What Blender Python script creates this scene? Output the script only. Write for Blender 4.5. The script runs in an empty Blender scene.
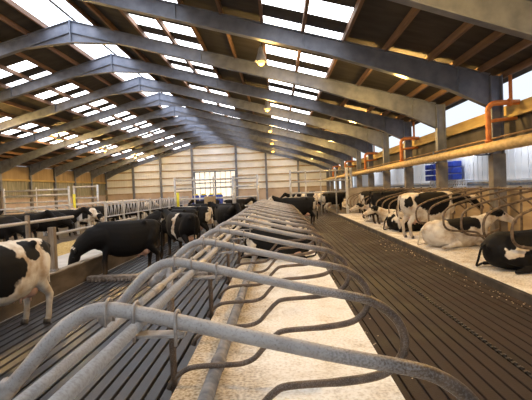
import bpy, bmesh, math, random
from mathutils import Vector, Matrix, noise
random.seed(7)
PI = math.pi
SC = bpy.context.scene
COL = SC.collection

# ------------------------------------------------------------------ camera, world, lights, exposure
cam_d = bpy.data.cameras.new('camera'); cam = bpy.data.objects.new('camera', cam_d); COL.objects.link(cam)
cam_d.sensor_width = 36.0; cam_d.lens = 450.0 / 532 * 36; cam_d.clip_end = 300; cam_d.clip_start = 0.05
R_ = (0.99881998, 0.02664924, -0.0406012); U_ = (0.0399528, 0.02442847, 0.99890291); F_ = (-0.02761182, 0.99934632, -0.02333493)
r_, f_ = Vector(R_), Vector(F_); u_ = Vector(U_)
mw = Matrix((( r_.x, u_.x, -f_.x, 0), (r_.y, u_.y, -f_.y, 0), (r_.z, u_.z, -f_.z, 1.83), (0, 0, 0, 1)))
cam.matrix_world = mw
SC.camera = cam
SC.view_settings.view_transform = 'Standard'; SC.view_settings.look = 'None'
SC.view_settings.gamma = 1; SC.view_settings.use_curve_mapping = False
SC.view_settings.exposure = -0.02
w = bpy.data.worlds.new('world'); SC.world = w; w.use_nodes = True
bg = w.node_tree.nodes['Background']; bg.inputs[0].default_value = (0.84, 0.92, 1.0, 1); bg.inputs[1].default_value = 1.15
SKY_EMIT = 5.5        # daylight coming through the translucent roof sheets
LAMP_W = 480.0        # sodium high-bay lamps
# ------------------------------------------------------------------ helpers
CUR = None
def link(o): COL.objects.link(o); return o
def tag(o, label=None, cat=None, group=None, kind=None):
    if label: o['label'] = label
    if cat: o['category'] = cat
    if group: o['group'] = group
    if kind: o['kind'] = kind
    return o
def empty(name, loc, rz=0, **k):
    o = link(bpy.data.objects.new(name, None)); o.location = loc; o.rotation_euler = (0, 0, rz); o.empty_display_size = .2
    return tag(o, **k)
def build(name, bm, m, parent=None, loc=(0, 0, 0), rz=0, smooth=False, **k):
    me = bpy.data.meshes.new(name)
    bmesh.ops.recalc_face_normals(bm, faces=bm.faces)
    if smooth:
        for f in bm.faces: f.smooth = True
    bm.to_mesh(me); bm.free()
    me.materials.append(m)
    o = link(bpy.data.objects.new(name, me)); o.parent = parent; o.location = loc; o.rotation_euler = (0, 0, rz)
    return tag(o, **k)
def kids(o): return [c for c in COL.objects if c.parent == o]
def copy_tree(o, parent=None, depth=0, keep=None):
    c = o.copy(); COL.objects.link(c); c.parent = parent
    for ch in TREE.get(o.name, kids(o)):
        if keep and depth == 0 and ch.name.split('.')[0] not in keep: continue
        copy_tree(ch, c, depth + 1)
    return c
TREE = {}
def B(): return bmesh.new()
def box(bm, x0, x1, y0, y1, z0, z1, bevel=0):
    vs = [bm.verts.new(p) for p in ((x0,y0,z0),(x1,y0,z0),(x1,y1,z0),(x0,y1,z0),(x0,y0,z1),(x1,y0,z1),(x1,y1,z1),(x0,y1,z1))]
    fs = [bm.faces.new([vs[i] for i in q]) for q in ((0,3,2,1),(4,5,6,7),(0,1,5,4),(1,2,6,5),(2,3,7,6),(3,0,4,7))]
    if bevel:
        es = list({e for f in fs for e in f.edges})
        bmesh.ops.bevel(bm, geom=es, offset=bevel, segments=2, affect='EDGES', profile=.5)
    return bm
def prism(bm, prof, y0, y1):
    """closed (x,z) profile extruded along y"""
    a = [bm.verts.new((x, y0, z)) for x, z in prof]; b = [bm.verts.new((x, y1, z)) for x, z in prof]
    n = len(prof); bm.faces.new(a); bm.faces.new(b[::-1])
    for i in range(n): bm.faces.new((a[i], b[i], b[(i+1) % n], a[(i+1) % n]))
    return bm
def catmull(pts, sub=5):
    pts = [Vector(p) for p in pts]; out = []
    P_ = [pts[0] * 2 - pts[1]] + pts + [pts[-1] * 2 - pts[-2]]
    for i in range(1, len(P_) - 2):
        p0, p1, p2, p3 = P_[i-1:i+3]
        for s in range(sub):
            t = s / sub
            out.append(.5 * ((2*p1) + (p2-p0)*t + (2*p0-5*p1+4*p2-p3)*t*t + (3*p1-p0-3*p2+p3)*t**3))
    out.append(pts[-1]); return out
def tube(bm, pts, r, n=10, cap=True, closed=False):
    pts = [Vector(p) for p in pts]; rings = []; up = None
    rad = r if isinstance(r, (list, tuple)) else [r] * len(pts)
    N = len(pts)
    for i, p in enumerate(pts):
        if closed: t = pts[(i+1) % N] - pts[i-1]
        else: t = pts[min(i+1, N-1)] - pts[max(i-1, 0)]
        t.normalize()
        if up is None:
            up = Vector((0, 0, 1)) if abs(t.z) < .9 else Vector((1, 0, 0))
        up = (up - t * up.dot(t)).normalized(); s = t.cross(up)
        rings.append([bm.verts.new(p + rad[i] * (math.cos(2*PI*k/n) * up + math.sin(2*PI*k/n) * s)) for k in range(n)])
    rng = range(N) if closed else range(N - 1)
    for i in rng:
        a, b = rings[i], rings[(i+1) % N]
        for k in range(n): bm.faces.new((a[k], a[(k+1) % n], b[(k+1) % n], b[k]))
    if cap and not closed: bm.faces.new(rings[0][::-1]); bm.faces.new(rings[-1])
    return bm
def ball(bm, c, r, sc=(1, 1, 1), seg=16, ring=10, rot=None):
    M_ = Matrix.Translation(c) @ (rot or Matrix.Identity(4)) @ Matrix.Diagonal((sc[0]*r, sc[1]*r, sc[2]*r, 1))
    bmesh.ops.create_uvsphere(bm, u_segments=seg, v_segments=ring, radius=1, matrix=M_); return bm
# ------------------------------------------------------------------ materials
def nodes(name):
    m = bpy.data.materials.new(name); m.use_nodes = True
    nt = m.node_tree; return m, nt, nt.nodes['Principled BSDF']
def N(nt, t, **k):
    n = nt.nodes.new(t)
    for a, v in k.items(): setattr(n, a, v)
    return n
def ramp(nt, stops):
    r = N(nt, 'ShaderNodeValToRGB'); e = r.color_ramp.elements
    while len(e) < len(stops): e.new(.5)
    for i, (p, c) in enumerate(stops): e[i].position = p; e[i].color = (*c, 1) if len(c) == 3 else c
    return r
def coords(nt, kind='Object', scale=(1, 1, 1)):
    tc = N(nt, 'ShaderNodeTexCoord'); mp = N(nt, 'ShaderNodeMapping'); mp.inputs['Scale'].default_value = scale
    nt.links.new(tc.outputs[kind], mp.inputs[0]); return mp.outputs[0]
def mat(name, c1, c2=None, scale=4, rough=.6, metal=0, bump=0, stretch=(1, 1, 1), lo=.35, hi=.65, rough2=None, detail=5, bscale=None, spec=.5):
    m, nt, b = nodes(name); c2 = c2 or c1
    v = coords(nt, 'Object', stretch)
    t = N(nt, 'ShaderNodeTexNoise'); t.inputs['Scale'].default_value = scale; t.inputs['Detail'].default_value = detail
    nt.links.new(v, t.inputs['Vector'])
    r = ramp(nt, [(lo, c1), (hi, c2)]); nt.links.new(t.outputs[0], r.inputs[0]); nt.links.new(r.outputs[0], b.inputs['Base Color'])
    b.inputs['Roughness'].default_value = rough; b.inputs['Metallic'].default_value = metal
    b.inputs['Specular IOR Level'].default_value = spec
    if rough2 is not None:
        mr = N(nt, 'ShaderNodeMapRange'); mr.inputs['From Min'].default_value = lo; mr.inputs['From Max'].default_value = hi
        mr.inputs['To Min'].default_value = rough; mr.inputs['To Max'].default_value = rough2
        nt.links.new(t.outputs[0], mr.inputs[0]); nt.links.new(mr.outputs[0], b.inputs['Roughness'])
    if bump:
        t2 = t
        if bscale:
            t2 = N(nt, 'ShaderNodeTexNoise'); t2.inputs['Scale'].default_value = bscale; nt.links.new(v, t2.inputs['Vector'])
        bp = N(nt, 'ShaderNodeBump'); bp.inputs['Strength'].default_value = bump; bp.inputs['Distance'].default_value = .02
        nt.links.new(t2.outputs[0], bp.inputs['Height']); nt.links.new(bp.outputs[0], b.inputs['Normal'])
    return m
def emit(name, col, s):
    m, nt, b = nodes(name); b.inputs['Base Color'].default_value = (*col, 1)
    b.inputs['Emission Color'].default_value = (*col, 1); b.inputs['Emission Strength'].default_value = s; b.inputs['Roughness'].default_value = .7
    return m
MT = {}
MT['steel_beam'] = mat('painted steel', (.125, .145, .205), (.195, .22, .29), 3, .42, .15, stretch=(1, 1, 1))
MT['stiff'] = mat('stiffener steel', (.10, .12, .17), (.17, .2, .26), 5, .5, .2)
MT['column'] = mat('weathered column', (.13, .115, .10), (.22, .20, .18), 3, .7)
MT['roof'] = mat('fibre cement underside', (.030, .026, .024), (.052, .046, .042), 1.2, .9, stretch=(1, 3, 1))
MT['purlin'] = mat('timber purlin', (.13, .075, .048), (.21, .125, .08), 2, .75, stretch=(6, .4, 6))
MT['galv'] = mat('galvanised steel', (.42, .43, .46), (.60, .61, .64), 6, .42, .35)
MT['galv_far'] = mat('pale galvanised rail', (.38, .39, .44), (.52, .54, .60), 3, .5, .2)
MT['rust_pipe'] = mat('orange painted pipe', (.52, .15, .035), (.70, .26, .07), 5, .55)
MT['duct'] = mat('tan wrapped pipe', (.42, .30, .14), (.62, .47, .26), 3, .55, bump=.3, stretch=(3, 1.6, 3))
MT['thin_pipe'] = mat('brown iron pipe', (.24, .15, .08), (.34, .22, .12), 4, .5, .2)
MT['yellow_beam'] = mat('ochre timber beam', (.38, .27, .10), (.52, .39, .16), 2, .6, stretch=(4, .5, 4))
MT['dark_panel'] = mat('dark wall panel', (.06, .052, .045), (.10, .088, .075), 1.5, .8)
MT['board'] = mat('stained board', (.27, .19, .11), (.42, .32, .20), 1.2, .75, stretch=(1, .5, 3))
MT['concrete'] = mat('dirty concrete', (.20, .17, .14), (.34, .30, .25), 2.5, .8, bump=.15)
MT['kerb'] = mat('brown stained concrete', (.045, .034, .024), (.11, .083, .058), 3, .75, bump=.2)
MT['feedwall'] = mat('manure stained feed wall', (.05, .036, .024), (.13, .098, .07), 2, .8, bump=.3, stretch=(1, .6, 2))
MT['passage'] = mat('pale concrete', (.36, .36, .37), (.50, .50, .50), 1.2, .7)
MT['straw'] = mat('straw', (.26, .17, .05), (.58, .43, .17), 30, .9, bump=.8)
MT['straw_pale'] = mat('loose sawdust', (.34, .26, .16), (.60, .52, .40), 20, .95)
MT['clad'] = mat('pale wall cladding', (.78, .81, .85), (.88, .90, .93), .8, .6)
MT['girt'] = mat('brown girt', (.34, .26, .18), (.48, .38, .28), 2, .7)
MT['lowwall'] = mat('pinkish rendered wall', (.48, .38, .31), (.60, .50, .42), 1, .8)
MT['leftwall'] = mat('tan boarded wall', (.26, .19, .11), (.38, .29, .18), .8, .75, stretch=(1, 2, .3))
MT['mesh_green'] = mat('windbreak netting', (.20, .20, .15), (.36, .35, .27), 2, .9, stretch=(1, 3, .4))
MT['wood_post'] = mat('weathered wood', (.16, .12, .085), (.30, .24, .18), 5, .8, stretch=(4, 4, .6), bump=.4)
MT['brisket'] = mat('grey plastic pipe', (.13, .13, .145), (.30, .28, .27), 9, .55, bump=.1)
MT['yellow'] = mat('yellow plastic', (.75, .68, .03), (.85, .78, .08), 4, .5)
MT['blue'] = mat('blue plastic', (.01, .03, .26), (.02, .06, .42), 4, .45)
MT['white'] = mat('white painted metal', (.62, .66, .74), (.75, .78, .84), 4, .5)
MT['chain'] = mat('chain steel', (.05, .045, .04), (.12, .11, .10), 30, .45, .6)
MT['scraper'] = mat('scraper steel', (.14, .11, .09), (.34, .30, .27), 14, .5, .4)
MT['neigh'] = mat('neighbouring pale cladding', (.80, .81, .86), (.88, .88, .90), .9, .8, stretch=(1, 1, 1))
MT['ground'] = mat('yard ground', (.22, .20, .18), (.32, .30, .27), .4, .9)
MT['sky'] = emit('translucent sheet in daylight', (.95, .97, 1.0), SKY_EMIT)
MT['ridge'] = emit('ridge sheet in daylight', (.84, .90, 1.0), SKY_EMIT * .8)
MT['pane'] = emit('translucent pane in daylight', (1.0, .92, .78), .75)
MT['lamp'] = emit('sodium lamp', (1.0, .60, .12), 2.4)
MT['added_tube_light'] = emit('white tube', (.9, .95, 1), 3)  # glow of the strip lamps added before the next shed
MT['lamp_top'] = mat('lamp housing', (.2, .2, .2), (.3, .3, .3), 5, .5)
MT['hoof'] = mat('hoof', (.05, .04, .03), (.10, .08, .06), 10, .6)
MT['udder'] = mat('udder skin', (.55, .33, .25), (.68, .45, .36), 8, .6)
MT['eye'] = mat('dark eye', (.008, .006, .005), (.012, .01, .008), 10, .15)
MT['horn'] = mat('muzzle skin', (.06, .045, .045), (.30, .2, .18), 8, .5)

def loop_mat():
    m, nt, b = nodes('galvanised tube with manure stains')
    tc = N(nt, 'ShaderNodeTexCoord'); sx = N(nt, 'ShaderNodeSeparateXYZ'); nt.links.new(tc.outputs['Object'], sx.inputs[0])
    n1 = N(nt, 'ShaderNodeTexNoise'); n1.inputs['Scale'].default_value = 9; n1.inputs['Detail'].default_value = 6; nt.links.new(tc.outputs['Object'], n1.inputs['Vector'])
    n2 = N(nt, 'ShaderNodeTexNoise'); n2.inputs['Scale'].default_value = 110; n2.inputs['Detail'].default_value = 4; nt.links.new(tc.outputs['Object'], n2.inputs['Vector'])
    galv = ramp(nt, [(.3, (.32, .29, .275)), (.7, (.50, .475, .46))]); nt.links.new(n1.outputs[0], galv.inputs[0])
    dirt = ramp(nt, [(.3, (.045, .028, .017)), (.7, (.15, .098, .062))]); nt.links.new(n1.outputs[0], dirt.inputs[0])
    # dirt grows towards the nose (x) and downwards (z)
    a = N(nt, 'ShaderNodeMapRange'); a.inputs['From Min'].default_value = .12; a.inputs['From Max'].default_value = .56; nt.links.new(sx.outputs[0], a.inputs[0])
    c = N(nt, 'ShaderNodeMapRange'); c.inputs['From Min'].default_value = 1.10; c.inputs['From Max'].default_value = .92; nt.links.new(sx.outputs[2], c.inputs[0])
    mx = N(nt, 'ShaderNodeMath', operation='MAXIMUM'); nt.links.new(a.outputs[0], mx.inputs[0]); nt.links.new(c.outputs[0], mx.inputs[1])
    sp = N(nt, 'ShaderNodeMapRange'); sp.inputs['From Min'].default_value = .40; sp.inputs['From Max'].default_value = .72
    sp.inputs['To Min'].default_value = -.20; sp.inputs['To Max'].default_value = .42; nt.links.new(n2.outputs[0], sp.inputs[0])
    ad = N(nt, 'ShaderNodeMath', operation='ADD'); ad.use_clamp = True; nt.links.new(mx.outputs[0], ad.inputs[0]); nt.links.new(sp.outputs[0], ad.inputs[1])
    mix = N(nt, 'ShaderNodeMix', data_type='RGBA'); nt.links.new(ad.outputs[0], mix.inputs['Factor'])
    nt.links.new(galv.outputs[0], mix.inputs[6]); nt.links.new(dirt.outputs[0], mix.inputs[7])
    nt.links.new(mix.outputs[2], b.inputs['Base Color']); b.inputs['Roughness'].default_value = .45; b.inputs['Metallic'].default_value = .1
    bp = N(nt, 'ShaderNodeBump'); bp.inputs['Strength'].default_value = .35; bp.inputs['Distance'].default_value = .004
    nt.links.new(n2.outputs[0], bp.inputs['Height']); nt.links.new(bp.outputs[0], b.inputs['Normal'])
    return m
MT['loop'] = loop_mat()
MT['rail'] = mat('galvanised rail with manure splashes', (.36, .325, .30), (.47, .45, .435), 90, .45, .1, lo=.34, hi=.60, bump=.1)
MT['loop_brown'] = mat('manure browned tube', (.075, .05, .032), (.20, .145, .10), 12, .5, .1, bump=.2)
MT['ubolt'] = mat('zinc hardware', (.25, .22, .20), (.45, .42, .40), 20, .45, .4)

def floor_mat(name, c1, c2, ground, r1, r2, tint=None, bstr=.5, det=8):
    m, nt, b = nodes(name); v = coords(nt, 'Object')
    t = N(nt, 'ShaderNodeTexNoise'); t.inputs['Scale'].default_value = .9; t.inputs['Detail'].default_value = det; t.inputs['Roughness'].default_value = .62; nt.links.new(v, t.inputs['Vector'])
    r = ramp(nt, [(.36, c1), (.64, c2)]); nt.links.new(t.outputs[0], r.inputs[0]); nt.links.new(r.outputs[0], b.inputs['Base Color'])
    mr = N(nt, 'ShaderNodeMapRange'); mr.inputs['From Min'].default_value = .38; mr.inputs['From Max'].default_value = .62
    mr.inputs['To Min'].default_value = r1; mr.inputs['To Max'].default_value = r2; nt.links.new(t.outputs[0], mr.inputs[0]); nt.links.new(mr.outputs[0], b.inputs['Roughness'])
    t2 = N(nt, 'ShaderNodeTexNoise'); t2.inputs['Scale'].default_value = 45; nt.links.new(v, t2.inputs['Vector'])
    bp = N(nt, 'ShaderNodeBump'); bp.inputs['Strength'].default_value = bstr; bp.inputs['Distance'].default_value = .006
    nt.links.new(t2.outputs[0], bp.inputs['Height'])
    if bstr > .1: nt.links.new(bp.outputs[0], b.inputs['Normal'])
    return m
MT['alley_r'] = floor_mat('brown slatted rubber floor', (.014, .0085, .007), (.042, .027, .022), None, .6, .85)
MT['alley_r'].node_tree.nodes['Principled BSDF'].inputs['Specular IOR Level'].default_value = .25
MT['alley_l'] = floor_mat('wet slatted floor', (.012, .013, .018), (.034, .031, .034), None, .34, .46, None, .02, 2)

def bed_mat(name, x_white0, x_white1):
    """sawdust near the brisket pipe, white lime powder towards the kerb"""
    m, nt, b = nodes(name); tc = N(nt, 'ShaderNodeTexCoord'); sx = N(nt, 'ShaderNodeSeparateXYZ'); nt.links.new(tc.outputs['Object'], sx.inputs[0])
    n1 = N(nt, 'ShaderNodeTexNoise'); n1.inputs['Scale'].default_value = 2.2; n1.inputs['Detail'].default_value = 8; n1.inputs['Roughness'].default_value = .7; nt.links.new(tc.outputs['Object'], n1.inputs['Vector'])
    n2 = N(nt, 'ShaderNodeTexNoise'); n2.inputs['Scale'].default_value = 34; n2.inputs['Detail'].default_value = 4; nt.links.new(tc.outputs['Object'], n2.inputs['Vector'])
    a = N(nt, 'ShaderNodeMapRange'); a.inputs['From Min'].default_value = x_white0; a.inputs['From Max'].default_value = x_white1; nt.links.new(sx.outputs[0], a.inputs[0])
    nn = N(nt, 'ShaderNodeMapRange'); nn.inputs['From Min'].default_value = .3; nn.inputs['From Max'].default_value = .7; nn.inputs['To Min'].default_value = -.55; nn.inputs['To Max'].default_value = .55; nt.links.new(n1.outputs[0], nn.inputs[0])
    ad = N(nt, 'ShaderNodeMath', operation='ADD'); ad.use_clamp = True; nt.links.new(a.outputs[0], ad.inputs[0]); nt.links.new(nn.outputs[0], ad.inputs[1])
    tan = ramp(nt, [(.35, (.24, .17, .10)), (.5, (.48, .39, .27)), (.65, (.64, .55, .42))]); nt.links.new(n2.outputs[0], tan.inputs[0])
    wh = ramp(nt, [(.32, (.66, .63, .58)), (.5, (.84, .83, .81)), (.7, (.90, .90, .89))]); nt.links.new(n2.outputs[0], wh.inputs[0])
    mix = N(nt, 'ShaderNodeMix', data_type='RGBA'); nt.links.new(ad.outputs[0], mix.inputs['Factor']); nt.links.new(tan.outputs[0], mix.inputs[6]); nt.links.new(wh.outputs[0], mix.inputs[7])
    nt.links.new(mix.outputs[2], b.inputs['Base Color']); b.inputs['Roughness'].default_value = .95
    bp = N(nt, 'ShaderNodeBump'); bp.inputs['Strength'].default_value = .6; bp.inputs['Distance'].default_value = .012
    nt.links.new(n2.outputs[0], bp.inputs['Height']); nt.links.new(bp.outputs[0], b.inputs['Normal'])
    return m
MT['bed_c'] = bed_mat('sawdust and lime bedding', -.65, .0)
MT['bed_r'] = bed_mat('sawdust bedding of wall stalls', 7.8, .8)

def coat(name, base, blobs, ud=None, dirt=True):
    """cow coat: base colour plus ellipsoid patches of the other colour; blobs = (x,y,z,rx,ry,rz)"""
    m, nt, b = nodes(name)
    W, K = (.74, .69, .61), (.006, .0055, .006)
    c0, c1 = (W, K) if base == 'white' else (K, W)
    tc = N(nt, 'ShaderNodeTexCoord')
    n1 = N(nt, 'ShaderNodeTexNoise'); n1.inputs['Scale'].default_value = 3.2; n1.inputs['Detail'].default_value = 3; nt.links.new(tc.outputs['Object'], n1.inputs['Vector'])
    s = N(nt, 'ShaderNodeVectorMath', operation='SUBTRACT'); nt.links.new(n1.outputs['Color'], s.inputs[0]); s.inputs[1].default_value = (.5, .5, .5)
    k = N(nt, 'ShaderNodeVectorMath', operation='SCALE'); nt.links.new(s.outputs[0], k.inputs[0]); k.inputs['Scale'].default_value = .42
    ad = N(nt, 'ShaderNodeVectorMath', operation='ADD'); nt.links.new(tc.outputs['Object'], ad.inputs[0]); nt.links.new(k.outputs[0], ad.inputs[1])
    cur = None
    for (x, y, z, rx, ry, rz) in blobs:
        q = N(nt, 'ShaderNodeVectorMath', operation='SUBTRACT'); nt.links.new(ad.outputs[0], q.inputs[0]); q.inputs[1].default_value = (x, y, z)
        d = N(nt, 'ShaderNodeVectorMath', operation='DIVIDE'); nt.links.new(q.outputs[0], d.inputs[0]); d.inputs[1].default_value = (rx, ry, rz)
        l = N(nt, 'ShaderNodeVectorMath', operation='LENGTH'); nt.links.new(d.outputs[0], l.inputs[0])
        if cur is None: cur = l.outputs['Value']
        else:
            mi = N(nt, 'ShaderNodeMath', operation='MINIMUM'); nt.links.new(cur, mi.inputs[0]); nt.links.new(l.outputs['Value'], mi.inputs[1]); cur = mi.outputs[0]
    mr = N(nt, 'ShaderNodeMapRange'); mr.inputs['From Min'].default_value = 1.06; mr.inputs['From Max'].default_value = .96; nt.links.new(cur, mr.inputs[0])
    mix = N(nt, 'ShaderNodeMix', data_type='RGBA'); nt.links.new(mr.outputs[0], mix.inputs['Factor']); 
    n4 = N(nt, 'ShaderNodeTexNoise'); n4.inputs['Scale'].default_value = 4.5; n4.inputs['Detail'].default_value = 5; nt.links.new(tc.outputs['Object'], n4.inputs['Vector'])
    wr_ = ramp(nt, [(.42, W), (.70, (.40, .29, .19))]); nt.links.new(n4.outputs[0], wr_.inputs[0])
    mix.inputs[6].default_value = (*c0, 1); mix.inputs[7].default_value = (*c1, 1)
    nt.links.new(wr_.outputs[0], mix.inputs[6 if c0 == W else 7])
    out = mix.outputs[2]
    if dirt:   # muddy lower legs
        sx = N(nt, 'ShaderNodeSeparateXYZ'); nt.links.new(ad.outputs[0], sx.inputs[0])
        dz = N(nt, 'ShaderNodeMapRange'); dz.inputs['From Min'].default_value = .50; dz.inputs['From Max'].default_value = .05; dz.inputs['To Max'].default_value = .55; nt.links.new(sx.outputs[2], dz.inputs[0])
        m2 = N(nt, 'ShaderNodeMix', data_type='RGBA'); nt.links.new(dz.outputs[0], m2.inputs['Factor']); nt.links.new(out, m2.inputs[6]); m2.inputs[7].default_value = (.16, .11, .07, 1); out = m2.outputs[2]
    nt.links.new(out, b.inputs['Base Color']); b.inputs['Roughness'].default_value = .7; b.inputs['Specular IOR Level'].default_value = .2
    n3 = N(nt, 'ShaderNodeTexNoise'); n3.inputs['Scale'].default_value = 40; nt.links.new(tc.outputs['Object'], n3.inputs['Vector'])
    bp = N(nt, 'ShaderNodeBump'); bp.inputs['Strength'].default_value = .25; bp.inputs['Distance'].default_value = .01
    nt.links.new(n3.outputs[0], bp.inputs['Height']); nt.links.new(bp.outputs[0], b.inputs['Normal'])
    return m

# ------------------------------------------------------------------ dimensions of the shed
RX, RZ, SL = -8.05, 8.9, .275           # ridge x, rafter top z, slope
XR, XL = 6.5, -22.4                     # column lines
Y0, Y1 = -4.5, 58.5
def top(x): return RZ - SL * abs(x - RX)
FRAMES = [Y0 + 4.5 * i for i in range(15)]      # -4.5 ... 58.5
ZL = -.2                                # level of the left alley and feed passage

# ------------------------------------------------------------------ floors
b = B(); box(b, -60, 60, -40, 120, -.62, -.5)
build('ground', b, MT['ground'], kind='structure')
def slats(x0, x1, y0, y1, z, pitch, gap, depth):
    b = B(); prof = [(x0, z - .3)]; n = round((x1 - x0) / pitch); p = (x1 - x0) / n
    for i in range(n):
        a = x0 + i * p
        prof += [(a, z - depth), (a + gap * .5, z - depth), (a + gap * .6, z - .004), (a + gap * .8, z), (a + p - gap * .8, z), (a + p - gap * .6, z - .004), (a + p - gap * .5, z - depth), (a + p, z - depth)]
    prof += [(x1, z - .3)]
    # build as a strip (open top profile) so no huge n-gons
    a = [b.verts.new((x, y0, zz)) for x, zz in prof]; c = [b.verts.new((x, y1, zz)) for x, zz in prof]
    for i in range(len(prof) - 1): b.faces.new((a[i], a[i+1], c[i+1], c[i]))
    b.faces.new((a[-1], a[0], c[0], c[-1]))
    return b
build('floor_alley_right', slats(.93, 3.6, Y0, 58.4, 0, .150, .018, .022), MT['alley_r'], kind='structure')
build('floor_alley_left', slats(-4.7, -.96, Y0, 58.4, ZL, .156, .03, .06), MT['alley_l'], kind='structure')
b = B(); box(b, XL - .1, -4.7, Y0, 58.4, ZL - .3, ZL); build('floor_feed_passage', b, MT['passage'], kind='structure')
build('floor_pen', box(B(), XL - .1, -9.7, Y0, 58.4, ZL, ZL + .02), MT['kerb'], kind='structure')

def bed(x0, x1, y0, y1, z, nx, ny, amp, sides=.45):
    b = B(); g = []
    for j in range(ny + 1):
        row = []
        for i in range(nx + 1):
            x = x0 + (x1 - x0) * i / nx; y = y0 + (y1 - y0) * j / ny
            e = min(i, nx - i) / 2; e = min(e, 1)
            h = amp * noise.noise((x * 2.3, y * 1.7, 3)) + amp * .5 * noise.noise((x * 7, y * 6, 9))
            row.append(b.verts.new((x, y, z + e * h)))
        g.append(row)
    for j in range(ny):
        for i in range(nx): b.faces.new((g[j][i], g[j][i+1], g[j+1][i+1], g[j+1][i]))
    return b
# centre bed: kerb box + bedding
b = B(); box(b, -.96, .93, Y0, 21.3, -.5, .125, .012)
build('floor_stall_base', b, MT['kerb'], kind='structure')
build('floor_crossing', box(B(), -.96, .93, 21.3, 58.4, -.5, 0), MT['alley_r'], kind='structure')
build('stall_bedding', bed(-.95, .925, Y0, 21.25, .15, 24, 260, .022), MT['bed_c'], smooth=True, kind='stuff', label='white lime and tan sawdust bedding under the middle row of stalls', cat='bedding')
b = B(); box(b, 3.6, 6.9, Y0, 58.4, -.5, .125, .012)
build('floor_wall_stall_base', b, MT['kerb'], kind='structure')
build('stall_bedding', bed(3.615, 6.85, Y0, 27.7, .15, 30, 380, .03), MT['bed_r'], smooth=True, kind='stuff', label='cream sawdust bedding in the stalls along the window wall', cat='bedding')

# ------------------------------------------------------------------ walls
# right wall: board below the openings, dark panel above, ochre beam
def wall_piece(name, x0, x1, y0, y1, z0, z1, m, parent=None, kind='structure'):
    return build(name, box(B(), x0, x1, y0, y1, z0, z1), m, parent, kind=None if parent else kind)
wr = wall_piece('wall_right', 6.9, 7.05, Y0, Y1, -.5, 1.50, MT['board'])
for z0, z1, m, nm in ((1.50, 1.57, MT['girt'], 'sill'), (2.88, 3.66, MT['dark_panel'], 'upper_panel'), (3.66, 4.02, MT['yellow_beam'], 'timber_beam')):
    wall_piece(nm, 6.86 if nm != 'upper_panel' else 6.93, 7.08, Y0, Y1, z0, z1, m, wr)
wall_piece('shelf_edge', 6.74, 6.86, Y0, Y1, 3.62, 3.70, MT['yellow_beam'], wr)
# left wall
wl = wall_piece('wall_left', XL - .35, XL - .2, Y0, Y1, -.5, 1.9, MT['lowwall'])
wall_piece('netting', XL - .30, XL - .27, Y0, Y1, 1.9, 3.5, MT['mesh_green'], wl)
wall_piece('upper_boards', XL - .33, XL - .22, Y0, Y1, 3.5, 4.75, MT['leftwall'], wl)
wall_piece('timber_rail', XL - .22, XL - .12, Y0, Y1, 3.42, 3.60, MT['yellow_beam'], wl)
wall_piece('timber_rail', XL - .22, XL - .12, Y0, Y1, 1.82, 1.96, MT['girt'], wl)
# gable wall with a door opening x -10.85..-5.5, z..4.6
DX0, DX1, DZ = -10.85, -5.45, 4.45
b = B(); YG = Y1 + .25
def gab(x0, x1, z0, fz):
    prof = [(x0, z0), (x1, z0), (x1, fz(x1))] + ([(RX, fz(RX))] if x0 < RX < x1 else []) + [(x0, fz(x0))]
    prism(b, prof, YG, YG + .08)
gab(XL - .2, DX0, 1.9, lambda x: top(x) + .2); gab(DX1, 6.9, 1.9, lambda x: top(x) + .2); gab(DX0, DX1, DZ, lambda x: top(x) + .2)
# shallow corrugation ribs in the same mesh
x = XL
while x < 6.6:
    z0 = DZ if DX0 < x < DX1 else 1.9
    box(b, x, x + .05, YG - .02, YG, z0, top(x) + .1); x += .33
wg = build('wall_back', b, MT['clad'], kind='structure')
b = B(); box(b, XL - .2, DX0, YG - .1, YG + .1, -.5, 1.9); box(b, DX1, 6.9, YG - .1, YG + .1, -.5, 1.9)
build('plinth', b, MT['lowwall'], wg)
for z in (1.95, 2.85, 3.8, 4.75, 5.7, 6.65, 7.6):
    xx = (RZ - z) / SL; x0, x1 = max(XL, RX - xx), min(6.6, RX + xx)
    if x1 - x0 < 1: continue
    for a, c in (((x0, x1),) if z > DZ else ((x0, DX0), (DX1, x1))):
        build('girt', box(B(), a, c, YG - .16, YG - .02, z - .08, z + .08), MT['girt'], wg)
for x in (-18.9, -15.27, -11.08, -5.3, -1.43, 2.71):
    build('gable_post', box(B(), x - .13, x + .13, YG - .34, YG - .1, -.4, top(x) + .1), MT['steel_beam'], wg)
# sliding door with pale panes
dr = empty('door_1', (0, YG, 0), kind='structure')
b = B()
box(b, DX0, DX1, -.05, .05, -.4, 1.1)
build('door_board', b, MT['clad'], dr)
b = B()
for x in (DX0, DX0 + (DX1 - DX0) / 2, DX1): box(b, x - .09, x + .09, -.14, .02, -.3, DZ)
for z in (1.1, 3.0, DZ): box(b, DX0, DX1, -.12, .0, z - .06, z + .06)
for i in range(1, 8):
    x = DX0 + (DX1 - DX0) * i / 8
    box(b, x - .03, x + .03, -.1, .0, 1.1, DZ)
build('door_frame', b, MT['stiff'], dr)
build('pane', box(B(), DX0, DX1, .01, .03, 1.1, DZ), MT['pane'], dr)

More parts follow.
